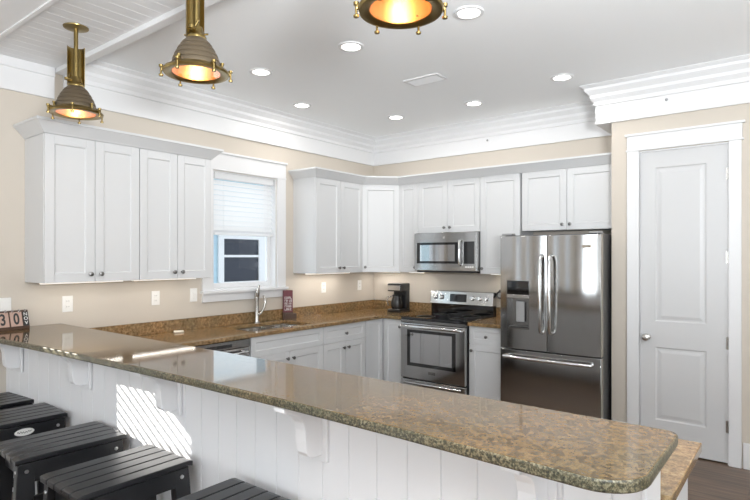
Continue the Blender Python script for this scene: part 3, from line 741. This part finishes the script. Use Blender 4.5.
# dispenser recess
a, b_, c0, c1 = HO
y_ = fyf-.011; yb = fyf+.052
MB().box(a, b_, yb, yb+.005, c0, c1).box(a, a+.004, y_, yb, c0, c1).box(b_-.004, b_, y_, yb, c0, c1).box(a, b_, y_, yb, c0, c0+.012).box(a, b_, y_, yb, c1-.004, c1).build('dispenser_recess', 'steel_d', dl_)
bx(a+.002, b_-.002, y_-.004, y_+.03, 1.215, c1-.002).build('dispenser_panel', 'blackglass', dl_, bevel=.003)
bx(a+.002, b_-.002, y_-.007, y_+.03, 1.180, 1.213).build('dispenser_ledge', 'steel_h', dl_, bevel=.003)
bx(a+.07, b_-.06, y_+.035, y_+.048, .97, 1.15).build('dispenser_paddle', 'grey', dl_, bevel=.004)
bx(a+.014, b_-.014, y_+.004, yb, c0+.012, c0+.018).build('drip_tray', 'black', dl_)
def vhandle(x, parent):
    return MB().tube([(x, fyf-.010, 1.555), (x, fyf-.045, 1.545), (x, fyf-.062, 1.50), (x, fyf-.068, 1.35), (x, fyf-.070, 1.22), (x, fyf-.068, 1.10), (x, fyf-.062, .95), (x, fyf-.045, .905), (x, fyf-.010, .895)], [.014, .014, .016, .016, .016, .016, .016, .014, .014], 12).build('door_handle', 'steel_h', parent, smooth=True)
vhandle(xm-.040, dl_); vhandle(xm+.040, dr_)
MB().tube([(.06, fyf-.010, .668), (.062, fyf-.055, .668), (.10, fyf-.066, .668), (.43, fyf-.074, .668), (.76, fyf-.066, .668), (.80, fyf-.055, .668), (.802, fyf-.010, .668)], .015, 12).build('drawer_handle', 'chrome', fz, smooth=True)
bx(.70, .80, fyf-.0125, fyf-.0105, 1.618, 1.642).build('emblem', 'chrome', dr_, bevel=.001)
bx(.005, .10, fyf+.02, fyf+.10, 1.736, 1.752).build('hinge_cover', 'grey', F, bevel=.003)
bx(fw_-.10, fw_-.012, fyf+.01, fyf+.10, 1.736, 1.752).build('hinge_cover', 'grey', F, bevel=.003)

# ------------------------------------------------------------------ outlets and switches
def outlet(kind, w=.072, h=.116):
    o = empty('wall_outlet' if kind == 'outlet' else 'light_switch', cat='outlet' if kind == 'outlet' else 'switch')
    bx(.0, .005, -w/2, w/2, -h/2, h/2).build('cover_plate', 'plate', o, bevel=.0025)
    if kind == 'outlet':
        for zz in (-.02, .02):
            f_ = bx(.005, .0075, -.016, .016, zz-.014, zz+.014).build('socket', 'plate', o, bevel=.004)
            MB().box(.0074, .0078, -.008, -.006, zz-.005, zz+.006).box(.0074, .0078, .006, .008, zz-.005, zz+.006).build('slots', 'black', f_)
    else:
        for yy in ([0] if w < .1 else [-.023, .023]): bx(.005, .009, yy-.016, yy+.016, -.033, .033).build('rocker', 'plate', o, bevel=.002)
    return o
po = outlet('outlet')
repeat(po, [((.0005, -3.57, 1.205), 0), ((.0005, -2.89, 1.206), 0), ((.0005, -.90, 1.205), 0), ((.0005, -.28, 1.205), 0)],
       ['white outlet on the beige wall below the outermost wall cabinet', 'white outlet under the wall cabinet beside the window, above the soap bar', 'white outlet between the maroon box and the corner cabinet, the nearer to the window', 'white outlet in the corner just beside the coffee maker'], 'white wall outlets')
sw = outlet('switch', .07); sw.location = (.0005, -2.535, 1.212); tag(sw, 'narrow white rocker switch right beside the window sill', 'switch', 'white wall switches')
s2 = outlet('switch', .118); s2.location = (.0005, -3.985, 1.215); tag(s2, 'wide white double switch plate on the wall behind the calendar', 'switch', 'white wall switches')
# black round thing on the wall between range and fridge
o = empty('round_wall_ornament', (1.69, -.001, 1.145), label='small black round ornament with grey centre on the wall beside the refrigerator', cat='ornament')
MB().lathe([(0, 0), (.035, 0), (.042, -.006), (.042, -.02), (.034, -.026), (.026, -.018), (0, -.018)], n=24, axis='y').box(-.01, .0, -.02, -.006, .035, .055).build('rim', 'black', o, smooth=40)
MB().lathe([(0, 0), (.024, 0), (.024, -.004), (0, -.004)], c=(0, -.0185, 0), n=20, axis='y').build('centre', 'grey', o)
# small hooks on the crown bands
h1 = MB().lathe([(0, 0), (.011, 0), (.011, -.006), (.004, -.009), (.004, -.02), (0, -.021)], n=12, axis='y').build('wall_hook', 'grey', loc=(1.55, -.024, 2.775)); tag(h1, 'tiny grey hook on the white band above the cabinets near the microwave', 'hook', 'tiny grey hooks')
h2 = h1.copy(); COL.objects.link(h2); h2.location = (3.335, PY-.024, 2.775); h2['label'] = 'tiny grey hook on the white band above the pantry door'

# ------------------------------------------------------------------ ceiling fixtures
def downlight():
    d_ = empty('recessed_light', cat='ceiling light')
    MB().lathe([(.062, 0), (.088, 0), (.086, -.008), (.068, -.010), (.062, -.004), (.062, 0)], n=32).build('trim_ring', 'white', d_, smooth=50)
    MB().lathe([(0, -.003), (.062, -.003), (.062, -.0045), (0, -.0045)], n=32).build('lamp_lens', 'lens', d_)
    light('recessed_lamp_glow', 'AREA', (0, 0, -.02), 4.5, (1, .97, .93), (0, 0, 0), .14, parent=d_)
    return d_
DL = [(2.638, -2.441), (1.757, -2.475), (.874, -2.517), (.447, -1.662), (.884, -.752), (1.758, -.717), (2.662, -.946)]
dlab = ['round recessed ceiling light beside the hanging lamp nearest the pantry', 'round recessed ceiling light, middle one of the row parallel to the bar', 'round recessed ceiling light closest to the middle pendant lamp',
        'round recessed ceiling light above the window with the sink', 'round recessed ceiling light above the kitchen corner', 'round recessed ceiling light in front of the microwave cabinets', 'round recessed ceiling light in front of the cabinet over the refrigerator']
repeat(downlight(), [((x, y, CZ-.0005), 0) for x, y in DL], dlab, 'recessed ceiling lights')
v = empty('ceiling_vent', (1.775, -1.575, CZ-.0005), label='white rectangular air vent in the middle of the kitchen ceiling', cat='vent')
MB().box(-.16, .16, -.085, -.06, -.010, 0).box(-.16, .16, .06, .085, -.010, 0).box(-.16, -.135, -.06, .06, -.010, 0).box(.135, .16, -.06, .06, -.010, 0).build('frame', 'white', v, bevel=.003)
bx(-.14, .14, -.065, .065, -.003, -.001).build('duct_opening', 'duct', v)
for i in range(5):
    yy = -.048+.024*i; MB().add([(-.136, yy, -.003), (.136, yy, -.003), (.136, yy+.016, -.014), (-.136, yy+.016, -.014), (-.136, yy, -.0045), (.136, yy, -.0045), (.136, yy+.016, -.0155), (-.136, yy+.016, -.0155)], [(0, 1, 2, 3), (7, 6, 5, 4), (0, 4, 5, 1), (1, 5, 6, 2), (2, 6, 7, 3), (3, 7, 4, 0)]).build('slat', 'white', v)

# brass ship lamps
def pendant():
    p = empty('pendant_lamp', cat='pendant lamp')      # origin at the rim's underside
    H = 2.875-2.365
    # shade: outer ridged dome
    prof = [(.106, .030)]
    zz, r_ = .030, .106
    for i in range(5):
        a0 = i/5; f0 = lambda t: .106-.056*t**1.7
        z0_ = .034+.122*a0; z1_ = .034+.122*(i+1)/5
        prof += [(f0(a0)+.0012, z0_), (f0((i+.5)/5)+.0015, (z0_+z1_)/2), (f0((i+.92)/5)+.0002, z1_-.004), (f0((i+.96)/5)-.0015, z1_-.002)]
    prof += [(.047, .158), (.040, .163), (0, .165)]
    MB().lathe(prof[1:-1]+[(.0, .165)], n=40, cap=False).build('shade', 'brass_d', p, smooth=50)
    # inner reflector
    MB().lathe([(.104, .010), (.103, .030), (.097, .06), (.085, .095), (.066, .125), (.040, .145), (0, .150)], n=40, cap=False).build('reflector', 'brass_in', p, smooth=60)
    # rim ring
    MB().lathe([(.106, .008), (.124, .0), (.140, .002), (.145, .010), (.141, .018), (.120, .024), (.112, .034), (.106, .034), (.106, .008)], n=48).build('rim_ring', 'brass', p, smooth=50)
    bpart = MB().lathe([(0, .055), (.014, .058), (.026, .075), (.028, .09), (.018, .108), (.014, .13), (0, .135)], n=20).build('bulb', 'bulb', p, smooth=True)
    gl = MB().lathe([(0, .0088), (.105, .0088), (.105, .0112), (0, .0112)], n=40).build('cover_glass', 'glass', p)
    # wing-nut clamps round the rim
    for k in range(6):
        a = k*PI/3+.35; ca, sa = math.cos(a), math.sin(a)
        m_ = MB()
        m_.tube([(.128*ca, .128*sa, .020), (.140*ca, .140*sa, .019), (.149*ca, .149*sa, .012)], [.009, .011, .010], 8)
        m_.tube([(.149*ca, .149*sa, .024), (.149*ca, .149*sa, -.010)], .0042, 8)
        m_.lathe([(0, -.018), (.009, -.018), (.010, -.012), (.006, -.008), (0, -.008)], c=(.149*ca, .149*sa, 0), n=10)
        m_.lathe([(0, .022), (.009, .022), (.010, .032), (0, .036)], c=(.149*ca, .149*sa, 0), n=10)
        m_.build('rim_clamp', 'brass', p, smooth=50)
    for k in (0, 1, 2):
        a = k*2*PI/3+.2; ca, sa = math.cos(a), math.sin(a)
        MB().tube([(.110*ca, .110*sa, .022), (.113*ca, .113*sa, .052)], [.009, .006], 8).lathe([(0, .05), (.009, .05), (.009, .058), (0, .060)], c=(.113*ca, .113*sa, 0), n=10).build('shade_bolt', 'brass', p, smooth=50)
    # neck, guard bracket and stem
    MB().lathe([(.042, .158), (.044, .168), (.040, .178), (.034, .182), (.030, .20), (.026, .215), (0, .216)], n=28).build('neck', 'brass', p, smooth=50)
    m_ = MB(); n = 14
    vs = []
    for (r1) in (.046, .0435):
        for i in range(n+1):
            a = PI*.92*i/n+math.radians(62)
            for z_ in (.170, .398): vs.append((r1*math.cos(a), r1*math.sin(a), z_))
    k2 = 2*(n+1); fs = []
    for i in range(n):
        q = 2*i; fs += [(q, q+2, q+3, q+1), (k2+q, k2+q+1, k2+q+3, k2+q+2), (q, k2+q, k2+q+2, q+2), (q+1, q+3, k2+q+3, k2+q+1)]
    fs += [(0, 1, k2+1, k2), (2*n, k2+2*n, k2+2*n+1, 2*n+1)]
    m_.add(vs, fs); m_.build('guard_bracket', 'brass', p, smooth=40)
    MB().lathe([(.012, .20), (.012, H-.004)], n=16).build('stem', 'brass', p, smooth=50)
    m_ = MB().lathe([(.040, .372), (.040, .378), (0, .379)], n=24).build('bracket_cap', 'brass', p, smooth=40) if False else None
    MB().tube([(.0, -.02, .195), (.0, -.052, .195)], .011, 10).tube([(-.055, 0, .182), (.055, 0, .182)], .0045, 8).lathe([(0, 0), (.013, .0), (.013, .012), (0, .014)], c=(0, -.055, .189), n=10).tube([(.015, -.05, .20), (.03, -.055, .222)], .006, 8).build('cable_gland', 'brass', p, smooth=50)
    MB().lathe([(0, H-.014), (.03, H-.012), (.066, H-.008), (.068, H-.002), (.068, H), (0, H)], n=36).build('ceiling_canopy', 'brass', p, smooth=50)
    light('pendant_glow', 'POINT', (0, 0, .035), 1.1, (1, .68, .38), parent=p).data.shadow_soft_size = .03
    return p
repeat(pendant(), [((.865, -3.88, 2.368), math.radians(10)), ((2.03, -3.86, 2.365), math.radians(35)), ((3.12, -3.805, 2.365), math.radians(80))],
       ['brass ship pendant lamp hanging above the outermost wall cabinet with full ceiling canopy in view', 'brass ship pendant lamp in the middle of the three over the bar', 'brass ship pendant lamp showing its glowing open underside, nearest the pantry'], 'brass pendant lamps over the bar')

# ------------------------------------------------------------------ stools
def stool(badge=False):
    """origin on the floor under the seat's middle; long side along y"""
    s = empty('bar_stool', cat='bar stool')
    L, Wd, Z = .49, .345, .65
    def saddle(y): return Z-.006*max(0, (abs(y)-(L/2-.03))/.03)**2
    n = 5; bw = (Wd-(n-1)*.007)/n
    for i in range(n):
        x0 = -Wd/2+i*(bw+.007); ys_ = [-.245, -.235, -.222, -.2, 0, .2, .222, .235, .245]; N = 8; vs = []
        for k in range(N+1):
            y = ys_[k]; z = saddle(y)
            vs += [(x0, y, z-.022), (x0+bw, y, z-.022), (x0+bw, y, z), (x0, y, z)]
        fs = [(4*k+j, 4*k+(j+1) % 4, 4*k+4+(j+1) % 4, 4*k+4+j) for k in range(N) for j in range(4)]+[(3, 2, 1, 0), (4*N, 4*N+1, 4*N+2, 4*N+3)]
        MB().add(vs, fs).build('seat_slat', 'stool', s, bevel=.003)
    # aprons
    zt = Z-.030
    for sx in (-1, 1):
        MB().box(sx*.150-.010, sx*.150+.010, -L/2+.075, L/2-.075, zt-.075, zt).build('apron', 'stool', s, bevel=.002)
    for sy in (-1, 1):
        MB().box(-.13, .13, sy*(L/2-.05)-.010, sy*(L/2-.05)+.010, zt-.075, zt).build('apron', 'stool', s, bevel=.002)
    # splayed legs
    for sx in (-1, 1):
        for sy in (-1, 1):
            lg = MB().beam((sx*.132, sy*(L/2-.045), zt), (sx*.165, sy*(L/2-.005), .004), .062, .032) if False else None
            a = Vector((sx*.138, sy*(L/2-.048), zt)); b_ = Vector((sx*.168, sy*(L/2-.012), .001))
            vs = []
            for (p_, q) in ((a, 1), (b_, 1)):
                for (dx, dy) in ((-.021, -.036), (.021, -.036), (.021, .036), (-.021, .036)): vs.append((p_.x+dx, p_.y+dy, p_.z))
            l = MB().add(vs, [(0, 1, 2, 3), (7, 6, 5, 4)]+[(i, i+4, (i+1) % 4+4, (i+1) % 4) for i in range(4)]).build('leg', 'stool', s, bevel=.003)
            MB().lathe([(0, 0), (.009, 0), (.008, sx*.004), (0, sx*.005)], c=(a.x+sx*.0225, a.y, zt-.035), n=12, axis='x').build('bolt', 'screw', l)
            MB().lathe([(0, 0), (.008, 0), (.007, sy*.004), (0, sy*.005)], c=(a.x, a.y+sy*.038, zt-.035), n=12, axis='y').build('bolt', 'screw', l)
    # foot rails
    for sy in (-1, 1): MB().box(-.142, .142, sy*(L/2-.02)-.012, sy*(L/2-.02)+.012, .20, .25).build('foot_rail', 'stool', s, bevel=.002)
    for sx in (-1, 1): MB().box(sx*.158-.010, sx*.158+.010, -L/2+.06, L/2-.06, .30, .345).build('foot_rail', 'stool', s, bevel=.002)
    return s
st = stool()
spots = [((.20, -4.155, 0), 0), ((.66, -4.15, 0), math.radians(-4)), ((1.30, -4.135, 0), math.radians(-3)), ((1.885, -4.14, 0), 0), ((2.53, -4.14, 0), 0)]
sl = ['black slatted bar stool closest to the beige wall, only its seat corner in view', 'black slatted bar stool with a white oval badge on its side', 'black slatted bar stool between the badged stool and the one by the sun stripes',
      'black slatted bar stool standing right in front of the sun stripes on the panelling', 'black slatted bar stool nearest the camera, below the middle of the bar']
so_ = repeat(st, spots, sl, 'black bar stools along the bar')
bd = MB().lathe([(0, 0), (1, 0), (.97, .0025), (0, .0028)], n=36, axis='x')
bd.v = [(v_[0], v_[1]*.048, v_[2]*.020) for v_ in bd.v]
badge = bd.build('oval_badge', 'plate', so_[1], loc=(.1602, .03, .585)); badge['label'] = 'white oval badge with small dark script'
m_ = MB(); pts = []
for i in range(40):
    t = i/39; pts.append((0, -.034+.068*t, .005*math.sin(t*34)*(1-.4*t)+.002*math.sin(t*9)))
m_.tube(pts, .0013, 5).build('badge_script', 'black', badge, loc=(.003, 0, 0))

# ------------------------------------------------------------------ calendar on the bar
ca = empty('tile_calendar', (.115, -3.975, 1.0705), math.radians(93), label='dark wooden hanging-tile calendar showing 30 on the wall end of the bar', cat='calendar')
MB().prism([(-.035, 0), (.045, 0), (.045, .012), (.012, .118), (-.002, .118), (-.035, .014)], -.15, .105, 'x').build('stand', 'brownwood', ca, bevel=.002)
ca.scale = (1.04, 1.04, 1.04)
tilt = math.atan2(.033, .104)
for (x, w, s_) in ((-.115, .055, '2'), (-.045, .066, '3'), (.030, .066, '0'), (.084, .030, 'm')):
    if s_ == '2': continue
    hh_ = .092
    t_ = MB().box(-w/2, w/2, -.004, 0, -hh_/2, hh_/2).build('tile', 'tag_pink' if s_ != 'm' else 'black', ca, bevel=.001, loc=(x, -.024, .064), rot=(-tilt, 0, 0))
    if s_ == 'm':
        for i, ch in enumerate('NOV'): text('letter', ch, .030, 'plate', t_, (0, -.0048, .028-.028*i), (PI/2, 0, 0))
    else: text('numeral', s_, .098, 'black', t_, (0, -.0048, -.002), (PI/2, 0, 0), sx=.68, bold=.0025)
    for dx in ((-w*.28, w*.28) if s_ != 'm' else (0,)):
        MB().tube([(dx+.007*math.cos(a_)*0, -.006-.010*math.sin(a_), hh_/2+.004+.012*math.cos(a_)) for a_ in [2*PI*i/14 for i in range(15)]], .0016, 6).build('ring', 'chrome', t_)
